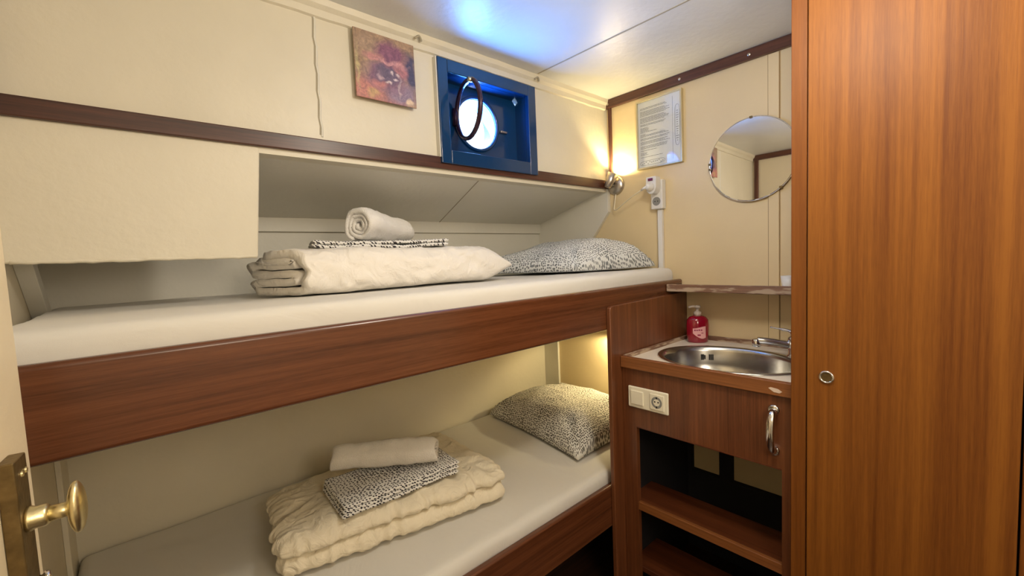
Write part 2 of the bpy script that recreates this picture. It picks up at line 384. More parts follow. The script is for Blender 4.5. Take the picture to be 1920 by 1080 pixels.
def ribbon(bm, prof, th, o, ax, side, upv, L, n=24, warp=None, uvs=1.0):
    """thick cloth layer: 2-D path prof (a, b) swept along ax; point = o + side*a + upv*b + ax*t"""
    uvl = bm.loops.layers.uv.verify()
    o, ax, side, upv = Vector(o), Vector(ax).normalized(), Vector(side).normalized(), Vector(upv).normalized()
    P = [Vector((p[0], p[1], 0)) for p in prof]; m_ = len(P); nr = []
    for i in range(m_):
        t = (P[min(i+1, m_-1)]-P[max(i-1, 0)]).normalized(); nr.append(Vector((-t.y, t.x, 0)))
    outl = [P[i]+nr[i]*th/2 for i in range(m_)] 
    inn = [P[i]-nr[i]*th/2 for i in range(m_)]
    e1 = P[-1]+(P[-1]-P[-2]).normalized()*th*.4; e0 = P[0]+(P[0]-P[1]).normalized()*th*.4
    loop = outl+[e1]+list(reversed(inn))+[e0]; K = len(loop); rings = []
    for s in range(n+1):
        t = s/n; ring = []
        for c in loop:
            a, b, tt = c.x, c.y, t*L
            if warp: a, b, tt = warp(a, b, t, tt)
            ring.append(bm.verts.new(o+side*a+upv*b+ax*tt))
        rings.append(ring)
    arc = [0]
    for k in range(1, K+1): arc.append(arc[-1]+(loop[k % K]-loop[k-1]).length)
    for s in range(n):
        for k in range(K):
            f = bm.faces.new((rings[s][k], rings[s][(k+1) % K], rings[s+1][(k+1) % K], rings[s+1][k]))
            for l, (uu, vv) in zip(f.loops, ((s, k), (s, k+1), (s+1, k+1), (s+1, k))): l[uvl].uv = (uu/n*L*uvs, arc[vv]*uvs)
    for ring in (rings[0], rings[-1]):
        # strip caps between the outer and inner lines
        for k in range(m_-1):
            a, b2, c, d = ring[k], ring[k+1], ring[2*m_-k-1], ring[2*m_-k]
            try: bm.faces.new((a, b2, c, d))
            except ValueError: pass
        try:
            bm.faces.new((ring[m_-1], ring[m_], ring[m_+1])); bm.faces.new((ring[0], ring[2*m_], ring[2*m_+1]))
        except ValueError: pass
    return bm

# ------------------------------------------------------------------ the room shell
XE, YH, YN, XL = 1.806, 1.28, 1.75, -.178      # end wall, hull side wall, niche back wall, near end wall
ZC = .738                                       # ceiling
struct('floor', boxz(B(), -1.3, 1.95, -1.0, 1.9, -1.36, -1.30), M['sole'])
ceil = struct('ceiling', boxz(B(), -1.3, 1.95, -1.0, 1.42, ZC, ZC+.05), M['ceil'])
bm = B(); boxz(bm, 1.300, 1.306, .10, 1.25, ZC-.0015, ZC+.002)
obj('ceiling_seam', bm, M['seam'], ceil)
bm = B(); boxz(bm, XE, XE+.05, -1.0, 1.42, -1.30, ZC); boxz(bm, XE, XE+.05, 1.42, 1.86, -1.30, .40)
struct('wall_end', bm, M['yellow'])
# hull side wall above the wooden trim, with the porthole opening
HX, HZ, HR = 1.045, .515, .09
bm = B(); boxz(bm, XL-.05, .8555, YH, YH+.05, .30, ZC); boxz(bm, 1.2605, XE, YH, YH+.05, .30, ZC)
boxz(bm, .8555, 1.2605, YH, YH+.05, .6525, ZC); boxz(bm, .8555, 1.2605, YH, YH+.05, .30, .3675)
hull = struct('wall_hull', bm, M['hull'])
bm = B()
tube(bm, [(.445+.002*math.sin(i*2.1), YH+.0005, Z0+.365+.345*i/14) for i in range(15)], .0035, 6)
obj('wall_seam', bm, M['niche'], hull)
bm = B()
tube(bm, [(.4405+.002*math.sin(i*2.1), YH+.0018, Z0+.37+.34*i/14) for i in range(15)], .0030, 6)
obj('wall_seam', bm, M['seam'], hull)
# sloping deck underside and niche back wall behind the upper bunk
sl0, sl1 = (.316, YH-.004), (.180, YN)
bm = B()
prism(bm, [(XL, sl0[1], Z0+sl0[0]), (XL, sl1[1], Z0+sl1[0]), (XL, sl1[1], Z0+sl1[0]+.03), (XL, sl0[1], Z0+sl0[0]+.03)], (XE-XL, 0, 0))
slope = struct('ceiling_slope', bm, M['niche'])
def onslope(x, t, d=0): return (x, sl0[1]+(sl1[1]-sl0[1])*t, Z0+sl0[0]+(sl1[0]-sl0[0])*t-d)
bm = B(); tube(bm, [onslope(1.03+.09*t/10-.005, t/10) for t in range(11)], .0022, 6); obj('slope_seam', bm, M['seam'], slope)
bm = B(); boxz(bm, XL, XE, YN, YN+.05, -.25, .21)
niche = struct('wall_niche', bm, M['niche'])
bm = B(); boxz(bm, XL, XE, YN-.010, YN, .132, .184); obj('batten', bm, M['niche'], niche, bevel=.002)
bm = B(); boxz(bm, XL, XE, YN-.004, YN, .1295, .1318); obj('batten_shadow_gap', bm, M['seam'], niche)
struct('wall_bunk', boxz(B(), XL, XE, YN, YN+.05, -1.30, -.25), M['lowhull'])
# knees (painted frames following the hull curve) at both ends of the upper berth, strips at the lower one
bm = B()
prism(bm, [(XE-.022, 1.272, Z0+.318), (XE-.022, 1.272, Z0+.205), (XE-.022, 1.60, Z0-.20), (XE-.022, YN, Z0-.20), (XE-.022, YN, Z0+.182)], (.022, 0, 0))
struct('trim_1', bm, M['niche'], bevel=.002)
bm = B(); prism(bm, [(XL, 1.40, Z0+.07), (XL, 1.66, Z0-.12), (XL, 1.58, Z0-.12), (XL, 1.34, Z0+.07)], (.03, 0, 0))
struct('trim_2', bm, M['niche'], bevel=.002)
struct('trim_3', boxz(B(), XE-.014, XE, 1.645, YN, -.85, -.21), M['niche'], bevel=.002)
struct('trim_4', boxz(B(), XL, XL+.012, 1.62, YN, -.85, -.27), M['lowhull'], bevel=.002)
# boxed panel hanging at the left over the berth
bm = B()
prism(bm, [(XL, YH-.002, Z0+.318), (XL, YH+.028, Z0+.318), (XL, YH+.045, Z0+.034), (XL, YH+.004, Z0+.030)], (.285-XL, 0, 0))
for v in bm.verts:
    if v.co.x > .2 and v.co.z < Z0+.1: v.co.x = .262
pan = struct('wall_panel', bm, M['hull'], bevel=.006, seg=3)
bm = B(); pts = [(XL+.01+(.250-XL)*i/40, YH+.008+.002*fbm((i*.3, 0, 0), 1), Z0+.0335+.0016*fbm((i*.37, 4, 0), 1.3)) for i in range(41)]
tube(bm, pts, [.0050+.0016*fbm((i*.5, 9, 2), 1.1) for i in range(41)], 8); obj('paint_bead', bm, M['hull'], pan, smooth=True)
# left end wall beside the berths and the rest of the shell
struct('wall_left', boxz(B(), XL-.05, XL, .86, 1.86, -1.30, ZC), M['wallback'])
struct('wall_back', boxz(B(), -1.3, 1.95, -1.0, -.95, -1.30, ZC), M['wallback'])
struct('wall_corridor', boxz(B(), -1.3, -1.25, -.95, .91, -1.30, ZC), M['wallback'])
struct('wall_entry', boxz(B(), -1.3, XL-.05, .86, .91, -1.30, ZC), M['wallback'])
struct('wall_right', boxz(B(), 1.28, XE, -.95, -.085, -1.30, ZC), M['wallback'])

# dark wooden trims
bm = B(); boxz(bm, XL, XE-.001, YH-.014, YH+.004, .315, .355)
struct('trim_5', bm, M['trimx'], bevel=.003)
bm = B(); boxz(bm, XE-.014, XE, 1.250, YH-.015, .312, .705); struct('trim_6', bm, M['trimz'], bevel=.003)
bm = B(); boxz(bm, XE-.018, XE, -.08, YH, .698, ZC-.001); t7 = struct('trim_7', bm, M['trimy'], bevel=.003)
bm = B()
for y in (1.262, .90, .63): lathe(bm, [(.0055, 0), (.0055, .001), (.003, .002)], (XE-.0175, y, Z0+.716), (-1, 0, 0), 10)
obj('screw_head', bm, M['nickel'], t7)
bm = B(); boxz(bm, XL, XL+.014, 1.235, YH-.015, .312, .70); struct('trim_8', bm, M['trimz'], bevel=.003)
bm = B(); boxz(bm, XL, XL+.018, .86, YH, .698, ZC-.001); struct('trim_9', bm, M['trimy'], bevel=.003)
# ceiling cove along the hull with lumpy paint
bm = B(); n = 90; rows = []
for i in range(n+1):
    x = XL+.015+(XE-XL-.033)*i/n; j = .0025*fbm((x, 0, 0), 14, 4)
    rows.append([bm.verts.new(p) for p in ((x, YH+.002, Z0+.690+j), (x, YH-.008, Z0+.694+j), (x, YH-.010, Z0+.712), (x, YH-.020+j, Z0+.722), (x, YH-.024+j, Z0+ZC+.002), (x, YH+.002, Z0+ZC+.002))])
for a, b in zip(rows, rows[1:]):
    for k in range(6): bm.faces.new((a[k], a[(k+1) % 6], b[(k+1) % 6], b[k]))
bm.faces.new(rows[0]); bm.faces.new(rows[-1])
cove = struct('trim_10', bm, M['hull'])
for x in (.76, 1.30):
    bm = B(); tube(bm, path([(x-.012, YH-.026, Z0+.715), (x, YH-.032, Z0+.722), (x+.012, YH-.024, Z0+.712)], 4), .0035, 6); obj('wire_clip', bm, M['seam'], cove)
# narrow cover strip on the end wall
t11 = struct('trim_11', boxz(B(), XE-.005, XE, .534, .569, -.36, .697), M['yellow'], bevel=.001)
for yy in (.5325, .5705):
    obj('strip_joint', boxz(B(), XE-.0012, XE, yy-.0013, yy+.0013, -.36, .697), M['joint'], t11)

# ------------------------------------------------------------------ porthole
win = empty('window_1', (HX, YH, Z0+.335), kind='structure')
fx0, fx1, fz0, fz1 = .828, 1.290, .333, .684; ix0, ix1, iz0, iz1 = .868, 1.248, .38, .64
for nme, a in (('frame_board', (fx0, ix0, fz0, fz1)), ('frame_board', (ix1, fx1, fz0, fz1)), ('frame_board', (ix0, ix1, iz1, fz1)), ('frame_board', (ix0, ix1, fz0, iz0))):
    bm = B(); boxz(bm, a[0], a[1], YH-.024, YH-.001, a[2], a[3]); obj(nme, bm, M['navy'], win, bevel=.003)
bm = B(); boxz(bm, fx0-.004, fx0-.0005, YH-.020, YH-.001, fz0+.02, fz1); obj('frame_caulk', bm, M['niche'], win)
# recess lining and back plate with round hole
bm = B()
YB = 1.335
boxz(bm, ix0-.012, ix0, YH-.001, YB+.02, iz0-.012, iz1+.012); boxz(bm, ix1, ix1+.012, YH-.001, YB+.02, iz0-.012, iz1+.012)
boxz(bm, ix0, ix1, YH-.001, YB+.02, iz1, iz1+.012); boxz(bm, ix0, ix1, YH-.001, YB+.02, iz0-.012, iz0)
for v in bm.verts: pass
obj('recess_lining', bm, M['navy'], win)
bm = B(); K = 64; inner = []; outer = []; inner2 = []
for k in range(K):
    a = 2*math.pi*k/K; c, s = math.cos(a), math.sin(a)
    inner.append(bm.verts.new((HX+HR*c, YB, Z0+HZ+HR*s))); inner2.append(bm.verts.new((HX+HR*c, YB+.07, Z0+HZ+HR*s)))
    # project direction on the rectangle
    tx = ((ix1-HX) if c > 0 else (HX-ix0))/max(abs(c), 1e-6); tz = ((iz1-HZ) if s > 0 else (HZ-iz0))/max(abs(s), 1e-6); t = min(tx, tz)
    outer.append(bm.verts.new((HX+t*c, YB, Z0+HZ+t*s)))
for k in range(K):
    j = (k+1) % K
    bm.faces.new((inner[k], inner[j], outer[j], outer[k])); bm.faces.new((inner[k], inner2[k], inner2[j], inner[j]))
obj('back_plate', bm, M['navy'], win)
bm = B(); tube(bm, [(HX+(HR+.008)*math.cos(2*math.pi*k/48), YB-.003, Z0+HZ+(HR+.008)*math.sin(2*math.pi*k/48)) for k in range(48)], .007, 8, closed=True)
obj('rim_ring', bm, M['navy'], win, smooth=True)
bm = B(); boxz(bm, 1.155, 1.19, YB-.012, YB, .499, .508); obj('catch', bm, M['nickel'], win, bevel=.002)
# opened glass ring, hinged at the left of the hole
al = math.radians(-101); hd = Vector((math.cos(al), math.sin(al), 0)); hc = Vector((.945, YB-.012, Z0+HZ+.004)) + hd*(HR+.005)
def rp(a, r): return hc + hd*r*math.cos(a) + Vector((0, 0, 1))*r*math.sin(a)
ring = B(); tube(ring, [rp(2*math.pi*k/48, HR*1.06) for k in range(48)], .0085, 10, closed=True)
leaf = obj('opening_ring', ring, M['ringm'], win, smooth=True)
bm = B(); hn = hd.cross(Vector((0, 0, 1))); lathe(bm, [(HR-.006, -.002), (HR-.006, .002)], hc, hn, 40, ref=hd); obj('pane', bm, M['glass'], leaf)
bm = B(); lathe(bm, [(.010, -.03), (.010, .03)], (.938, YB-.012, Z0+HZ+.004), (0, 0, 1), 12); obj('hinge', bm, M['ringm'], win, smooth=True)
bm = B(); lathe(bm, [(.008, -.004), (.008, .014), (.005, .016)], rp(1.1, HR+.004), hn, 12); obj('wing_nut', bm, M['brass'], leaf, smooth=True)

# ------------------------------------------------------------------ picture
def painting():
    m, nt, b = nm('faded_poppy_print'); b.inputs['Roughness'].default_value = .5
    tc = nt.nodes.new('ShaderNodeTexCoord'); sp = nt.nodes.new('ShaderNodeSeparateXYZ')
    dn_ = nt.nodes.new('ShaderNodeTexNoise'); dn_.inputs['Scale'].default_value = 22; dn_.inputs['Detail'].default_value = 5
    mxv = nt.nodes.new('ShaderNodeVectorMath'); mxv.operation = 'MULTIPLY_ADD'; mxv.inputs[1].default_value = (.05, .05, .05)
    lnk(nt, tc.outputs['Object'], dn_.inputs['Vector']); lnk(nt, dn_.outputs['Color'], mxv.inputs[0]); lnk(nt, tc.outputs['Object'], mxv.inputs[2])
    lnk(nt, mxv.outputs[0], sp.inputs[0])
    def ma(op, a, bb=0, c=None):
        q = nt.nodes.new('ShaderNodeMath'); q.operation = op
        for i, x in enumerate((a, bb) if c is None else (a, bb, c)):
            if isinstance(x, (int, float)): q.inputs[i].default_value = x
            else: lnk(nt, x, q.inputs[i])
        return q.outputs[0]
    X = ma('SUBTRACT', sp.outputs[0], .025); Zz = ma('SUBTRACT', sp.outputs[2], .025)
    base = nt.nodes.new('ShaderNodeValToRGB'); n = nt.nodes.new('ShaderNodeTexNoise'); n.inputs['Scale'].default_value = 30; n.inputs['Detail'].default_value = 6
    lnk(nt, tc.outputs['Object'], n.inputs['Vector']); lnk(nt, n.outputs['Fac'], base.inputs['Fac'])
    base.color_ramp.elements[0].position = .35; base.color_ramp.elements[1].position = .7
    base.color_ramp.elements[0].color = (.25, .17, .11, 1); base.color_ramp.elements[1].color = (.42, .30, .20, 1)
    cur = base.outputs['Color']
    def blob(cx, cz, rx, rz, col, soft_=.35, amt=1):
        nonlocal cur
        dx = ma('DIVIDE', ma('SUBTRACT', X, cx), rx); dz = ma('DIVIDE', ma('SUBTRACT', Zz, cz), rz)
        d = ma('SQRT', ma('ADD', ma('MULTIPLY', dx, dx), ma('MULTIPLY', dz, dz)))
        mr = nt.nodes.new('ShaderNodeMapRange'); mr.inputs[1].default_value = 1-soft_; mr.inputs[2].default_value = 1+soft_; mr.inputs[3].default_value = amt; mr.inputs[4].default_value = 0
        lnk(nt, d, mr.inputs[0]); mx = nt.nodes.new('ShaderNodeMix'); mx.data_type = 'RGBA'; mx.inputs[7].default_value = (*col, 1)
        lnk(nt, mr.outputs[0], mx.inputs[0]); lnk(nt, cur, mx.inputs[6]); cur = mx.outputs[2]
    # local x -.09..+.09, z 0..0.185
    blob(-.06, .02, .06, .045, (.46, .20, .17)); blob(.03, .0, .05, .03, (.38, .18, .18)); blob(-.05, .16, .05, .03, (.36, .27, .20), .6, .7)
    blob(.085, .105, .022, .055, (.07, .07, .14)); blob(.05, .03, .05, .03, (.26, .20, .28))
    blob(.0, .075, .062, .045, (.22, .12, .19)); blob(.01, .085, .035, .028, (.13, .10, .17)); blob(.02, .145, .048, .036, (.23, .10, .17), .3)
    blob(-.035, .125, .03, .012, (.45, .22, .22), .4); blob(.055, .105, .02, .022, (.38, .17, .20), .4); blob(.02, .121, .05, .006, (.55, .30, .32), .5, .8)
    blob(-.045, .018, .018, .010, (.50, .33, .17), .5); blob(.083, .012, .010, .012, (.75, .60, .42), .4)
    blob(.03, .075, .006, .004, (.7, .6, .62), .6); blob(.022, .09, .005, .004, (.7, .6, .62), .6); blob(.012, .060, .006, .004, (.62, .52, .55), .6); blob(.040, .088, .004, .004, (.62, .52, .55), .6); blob(-.018, .078, .005, .006, (.45, .33, .38), .6); blob(-.02, .05, .02, .012, (.42, .18, .18), .5); blob(.0, .06, .008, .005, (.6, .5, .5), .6); blob(.045, .055, .003, .03, (.5, .4, .42), .6, .7); blob(-.085, .09, .004, .05, (.5, .45, .22), .7, .7)
    n9 = nt.nodes.new('ShaderNodeTexNoise'); n9.inputs['Scale'].default_value = 70; n9.inputs['Detail'].default_value = 6; n9.inputs['Distortion'].default_value = 1.5
    r9 = nt.nodes.new('ShaderNodeValToRGB'); r9.color_ramp.elements[0].position = .35; r9.color_ramp.elements[1].position = .68
    r9.color_ramp.elements[0].color = (.82, .80, .88, 1); r9.color_ramp.elements[1].color = (1.35, 1.28, 1.25, 1)
    lnk(nt, mxv.outputs[0], n9.inputs['Vector']); lnk(nt, n9.outputs['Fac'], r9.inputs['Fac'])
    m9 = nt.nodes.new('ShaderNodeMix'); m9.data_type = 'RGBA'; m9.blend_type = 'MULTIPLY'; m9.inputs[0].default_value = 1
    lnk(nt, cur, m9.inputs[6]); lnk(nt, r9.outputs['Color'], m9.inputs[7]); cur = m9.outputs[2]
    lnk(nt, cur, b.inputs['Base Color']); return m
pic = empty('wall_picture', (.641, 1.265, Z0+.494), 'square unframed print of faded red and purple poppies on the cream hull wall', 'picture')
bm = B(); boxz(bm, .545, .742, 1.2575, 1.262, .494, .690)
obj('print', bm, painting(), pic, bevel=.001)
bm = B(); boxz(bm, .57, .72, 1.2622, YH-.001, .52, .67); obj('backing_spacer', bm, M['seam'], pic)

# ------------------------------------------------------------------ end wall fittings
# framed notice
doc = empty('framed_notice', (XE-.01, 1.003, Z0+.372), 'thin gilt framed notice sheet with printed lines and deck plans, above the plug socket', 'notice')
dy0, dy1, dz0, dz1 = .893, 1.110, .376, .680
bm = B()
for a in ((dy0, dy0+.007, dz0, dz1), (dy1-.007, dy1, dz0, dz1), (dy0+.007, dy1-.007, dz0, dz0+.007), (dy0+.007, dy1-.007, dz1-.007, dz1)): boxz(bm, XE-.018, XE-.001, *a)
obj('frame', bm, M['gold'], doc, bevel=.001)
bm = B(); boxz(bm, XE-.010, XE-.0035, dy0+.007, dy1-.007, dz0+.007, dz1-.007); paper = obj('paper', bm, M['paper'], doc)
bm = B(); xk = XE-.0104
def lineseg(y0, y1, z, h=.0011): boxz(bm, xk-.0002, xk+.0006, y1, y0, z-h/2, z+h/2)
z = dz1-.030; rr = random.Random(3)
rowsd = [1, 1, 0, 1, 1, 1, 1, 1, 0, 1, 1, 1, 1, 1, 0, 1, 1, 0, .3, .3, .3, .3, .6, 0, .2, 1, 1, 0, 1, 1, 0, 1, 1, 1, 0, 1, 1, 1, 0, .6, 0, .25, .25, .3, 0, .8]
for q in rowsd:
    z -= .0048
    if not q: continue
    y = dy1-.018; end = y-(.142)*q*rr.uniform(.82, 1)
    while y > end:
        wd = rr.uniform(.006, .017); lineseg(y, max(end, y-wd), z, .0015); y -= wd+.0018
boxz(bm, xk, xk+.0006, .9365, .9373, dz0+.02, dz1-.02)
obj('printed_text', bm, M['ink'], paper)
bm = B()
def stadium(cy, cz, hy, hz, horizontal):
    pts = []
    for k in range(28):
        a = 2*math.pi*k/28; pts.append((xk, cy+hy*abs(math.cos(a))**.6*math.copysign(1, math.cos(a)), Z0+cz+hz*abs(math.sin(a))**.6*math.copysign(1, math.sin(a))))
    tube(bm, pts, .0006, 4, closed=True)
stadium(.916, dz0+.16, .011, .085, 0); stadium(1.035, dz0+.026, .06, .010, 1)
for k in range(14):
    zz = dz0+.095+k*.0095; q = rr.uniform(.002, .007); lineseg(.916+q, .916-q, zz, .002)
for k in range(12):
    yy = .985+k*.009; lineseg(yy+rr.uniform(.001, .003), yy-.002, dz0+.026+rr.uniform(-.005, .005), .003)
obj('deck_plan_drawing', bm, M['ink'], paper)
bm = B(); boxz(bm, XE-.0125, XE-.0112, dy0+.007, dy1-.007, dz0+.007, dz1-.007); obj('glass', bm, M['glass'], doc)
# mirror
my, mz, mr = .625, .333, .155
mir = empty('round_mirror', (XE-.01, my, Z0+mz-mr), 'round frameless mirror held by small clips on the yellow end wall', 'mirror')
tl = math.radians(.8)
bm = B(); lathe(bm, [(mr, 0), (mr, .003), (mr-.002, .0045), (0.0001, .0045)], (XE-.009, my, Z0+mz), (-1, -.005, .005), 72)
obj('mirror_glass', bm, M['mirror'], mir)
bm = B(); tube(bm, [(XE-.0115, my+(mr+.0008)*math.cos(2*math.pi*k/72), Z0+mz+(mr+.0008)*math.sin(2*math.pi*k/72)) for k in range(72)], .0018, 6, closed=True)
obj('polished_rim', bm, M['chrome'], mir, smooth=True)
for a in (178, 188, 90, -50):
    c = Vector((XE-.010, my-mr*math.cos(math.radians(a)), Z0+mz+mr*math.sin(math.radians(a)))) if a not in (178, 188) else Vector((XE-.010, my+mr*.998, Z0+mz-(.012 if a == 178 else -.008)))
    bm = B(); box(bm, c.x-.007, c.x+.009, c.y-.005, c.y+.005, c.z-.004, c.z+.004); obj('mirror_clip', bm, M['plate'], mir, bevel=.001)

# reading lamp (function: same fitting at each berth)
def reading_lamp(base, hdir, label, power):
    """base on end wall, head pointing along hdir"""
    base = Vector(base); root = empty('reading_lamp', base-Vector((0, 0, .05)), label, 'lamp', 'reading lamps at the berths')
    bm = B(); lathe(bm, [(.046, .0005), (.046, .004), (.040, .014), (.024, .021), (.0001, .023)], base, (-1, 0, 0), 40); obj('wall_plate', bm, M['nickel'], root, smooth=True)
    hd_ = Vector(hdir).normalized(); hb = base+Vector((-.052, 0, .014 if hd_.z > 0 else -.014))
    bm = B(); tube(bm, [base+Vector((-.020, 0, 0)), base+Vector((-.040, 0, 0)), hb], .006, 10); obj('swivel_arm', bm, M['nickel'], root, smooth=True)
    bm = B(); lathe(bm, [(.0001, -.030), (.014, -.029), (.019, -.020), (.021, .0), (.027, .040), (.0255, .0405), (.019, .0)], hb, hd_, 32, cap=False)
    shade = obj('lamp_shade', bm, M['nickel'], root, smooth=True)
    bm = B(); lathe(bm, [(.0001, .012), (.016, .013), (.019, .022), (.017, .028), (.0001, .034)], hb, hd_, 24); obj('bulb', bm, M['bulb'], shade, smooth=True)
    li = lamp('reading_lamp_light', 'SPOT', hb+hd_*.045, hb+hd_*1.0, power, (1, .80, .42), spot_size=math.radians(150), spot_blend=.35, shadow_soft_size=.015)
    li.parent = root; li.location = li.location-root.location
    return root
reading_lamp((XE-.001, 1.236, Z0+.328), (.25, -.35, .9), 'satin nickel reading lamp beside the upper pillow, head turned up at the wall', 4.0)
reading_lamp((XE-.001, 1.215, Z0-.36), (.12, .25, -.95), 'lit reading lamp over the lower pillow, hidden behind the washstand side panel', 5.5)

# double wall socket with plug-in timer, plug and conduit
sk = empty('wall_socket', (XE-.02, 1.005, Z0+.186), 'white surface-mounted double socket on the yellow end wall below the notice', 'socket')
bm = B(); boxz(bm, XE-.034, XE-.001, .978, 1.034, .188, .315); obj('socket_box', bm, M['white'], sk, bevel=.005, seg=3)
bm = B(); lathe(bm, [(.019, 0), (.019, .0006)], (XE-.0343, 1.006, Z0+.222), (-1, 0, 0), 28); obj('socket_well', bm, M['greyp'], sk)
bm = B()
for y in (1.0125, .9995): lathe(bm, [(.0025, 0), (.0025, .0008)], (XE-.035, y, Z0+.222), (-1, 0, 0), 8)
obj('pin_hole', bm, M['blackp'], sk)
ad = empty('switched_plug_adapter', (XE-.06, 1.008, Z0+.25), 'white plug adapter with dark red rocker switch pushed into the wall socket', 'adapter')
bm = B()
prism(bm, [(XE-.0355, 1.008+y, Z0+.292+z) for y, z in ((-.021, .034), (-.024, .030), (-.024, -.012), (-.020, -.028), (-.008, -.040), (.008, -.040), (.020, -.028), (.024, -.012), (.024, .030), (.021, .034))], (-.040, 0, 0))
obj('adapter_body', bm, M['white'], ad, bevel=.004, seg=3)
bm = B(); boxz(bm, XE-.079, XE-.0755, .998, 1.020, .308, .319); obj('rocker_switch', bm, M['redp'], ad, bevel=.001)
pl = empty('lamp_plug', (XE-.09, 1.010, Z0+.262), 'round white plug of the reading lamp lead, in the adapter', 'plug')
bm = B(); lathe(bm, [(.0185, 0), (.0185, .006), (.016, .014), (.012, .024), (.009, .028)], (XE-.0757, 1.010, Z0+.281), (-1, .05, 0), 28); obj('plug_body', bm, M['white'], pl, smooth=True)
bm = B(); tube(bm, [(XE-.098, 1.016, Z0+.281), (XE-.102, 1.026, Z0+.277), (XE-.100, 1.040, Z0+.270)], [.006, .0055, .004], 10); obj('strain_relief', bm, M['white'], pl, smooth=True)
bm = B(); tube(bm, path([(XE-.012, 1.232, Z0+.284), (XE-.020, 1.233, Z0+.245), (XE-.030, 1.231, Z0+.212), (XE-.045, 1.205, Z0+.208), (XE-.070, 1.150, Z0+.228), (XE-.090, 1.09, Z0+.252), (XE-.100, 1.038, Z0+.271)], 8), .0028, 8)
tag(obj('lamp_cable', bm, M['cable'], smooth=True), 'thin cream lead drooping from the upper reading lamp to its plug', 'cable')
bm = B(); boxz(bm, XE-.018, XE-.001, .990, 1.012, -.125, .187); tag(obj('cable_conduit', bm, M['white'], bevel=.002), 'white square cable duct running down the end wall from the socket', 'conduit')

# ledge on the end wall
led = empty('wall_ledge', (1.73, .63, Z0-.165), 'worn wooden ledge across the end wall between the upper berth and the wardrobe', 'ledge')
bm = B(); boxz(bm, 1.672, XE-.001, .352, .906, -.162, -.150); obj('ledge_board', bm, M['worn'], led)
bm = B(); boxz(bm, 1.660, 1.672, .352, .906, -.166, -.136); obj('front_rail', bm, M['worn'], led, bevel=.003)
cup = B(); lathe(cup, [(.018, 0), (.024, .045), (.0225, .045), (.017, .003), (.0001, .003)], (1.735, .485, Z0-.1495), (0, 0, 1), 28, cap=False)
tag(obj('cup', cup, M['white'], smooth=True), 'small white cup on the worn ledge, mostly hidden by the wardrobe edge', 'cup')

# ------------------------------------------------------------------ berths
YB0, YB1 = .908, .932
def wobble(bm, amp, s):
    for v in bm.verts: v.co.z += amp*fbm(v.co, s)
ub = empty('upper_bunk', (.8, 1.3, Z0-.27), 'upper bunk with a long glossy mahogany side board, fixed above the lower bunk', 'bunk')
bm = B(); boxz(bm, XL+.002, XE-.001, YB0, YB1, -.270, -.122); obj('side_board', bm, M['mahx'], ub, bevel=.009, seg=4)
bm = B(); boxz(bm, XL+.002, XE-.024, YB1+.001, YN-.012, -.232, -.212); obj('base_panel', bm, M['lowhull'], ub)
lb = empty('lower_bunk', (.8, 1.3, Z0-1.0), 'lower bunk with mahogany side board over a dark void, under the upper bunk', 'bunk')
bm = B(); boxz(bm, XL+.002, XE-.001, YB0, YB1, -.990, -.838); obj('side_board', bm, M['mahx'], lb, bevel=.007, seg=4)
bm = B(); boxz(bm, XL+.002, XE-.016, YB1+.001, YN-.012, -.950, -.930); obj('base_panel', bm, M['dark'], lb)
bm = B(); boxz(bm, XL+.002, XE-.016, 1.20, 1.22, -1.299, -.951); obj('void_shade_panel', bm, M['dark'], lb)  # near-black panel: the shade under the bunk is put into its colour

def mattress(name, x0, x1, y0, y1, z0, z1, label, seed, front_rise=0):
    sx, sy, sz = x1-x0, y1-y0, z1-z0
    def dsp(p, n):
        d = .0030*fbm((p.x*1.0, p.y*1.5, p.z+seed), 3)+.0016*ridge((p.x*.5+p.y, p.y*.4, seed+2), 7)
        if n.z > -.2:
            e = max(0, (p.x-sx+.55)/.55)                         # drag folds near the head end
            d += .0045*e*ridge((p.x*.7+p.y*1.2, p.y*.3, seed), 9)*(1 if p.y < .3 else .25)
            if p.z < sz-.01 and p.y < .08: d += .0025*math.sin(p.x*26+4*fbm((p.x, seed, 0), 3))*.5
        return d
    bm = soft(B(), lambda p: Vector((x0+p.x, y0+p.y, z0+p.z)), 150, 50, 8, (sx, sy, sz, .022), dsp)
    for v in bm.verts:
        t = (v.co.y-y0)/sy
        if v.co.z > z0+sz*.6: v.co.z += front_rise*math.exp(-((t-.12)/.22)**2)
    return tag(obj(name, bm, M['sheet'], smooth=True), label, 'mattress')
mattress('mattress', XL+.016, 1.778, YB1+.003, YN-.014, Z0-.210, Z0-.082, 'mattress in a pale fitted sheet on the upper bunk', 1, .006)
mattress('mattress', XL+.016, 1.785, YB1+.003, YN-.014, Z0-.928, Z0-.800, 'mattress in a pale fitted sheet on the lower bunk', 5, .0)
ZU, ZL = Z0-.075, Z0-.796

# pillows
def tagp(o, l): return tag(o, l, 'pillow')
bm = pillow(B(), ((1.345, 1.125), (1.770, 1.010), (1.745, 1.66), (1.215, 1.58)), ZU, .165, seed=2, hump=lambda u, v: (1-.10*v)*(1-.22*max(0, -u)+.06*u), wr=.016, pw=.45)
tagp(obj('pillow', bm, M['dotp'], smooth=True), 'plump pillow in a finely dotted grey-white case at the head of the upper bunk')
bm = pillow(B(), ((1.235, 1.05), (1.775, 1.03), (1.780, 1.66), (1.315, 1.70)), ZL, .165, pw=.5, seed=7, hump=lambda u, v: 1-.12*u*0)
tagp(obj('pillow', bm, M['dotq'], smooth=True), 'flatter pillow in a dotted case at the lamplit head of the lower bunk')

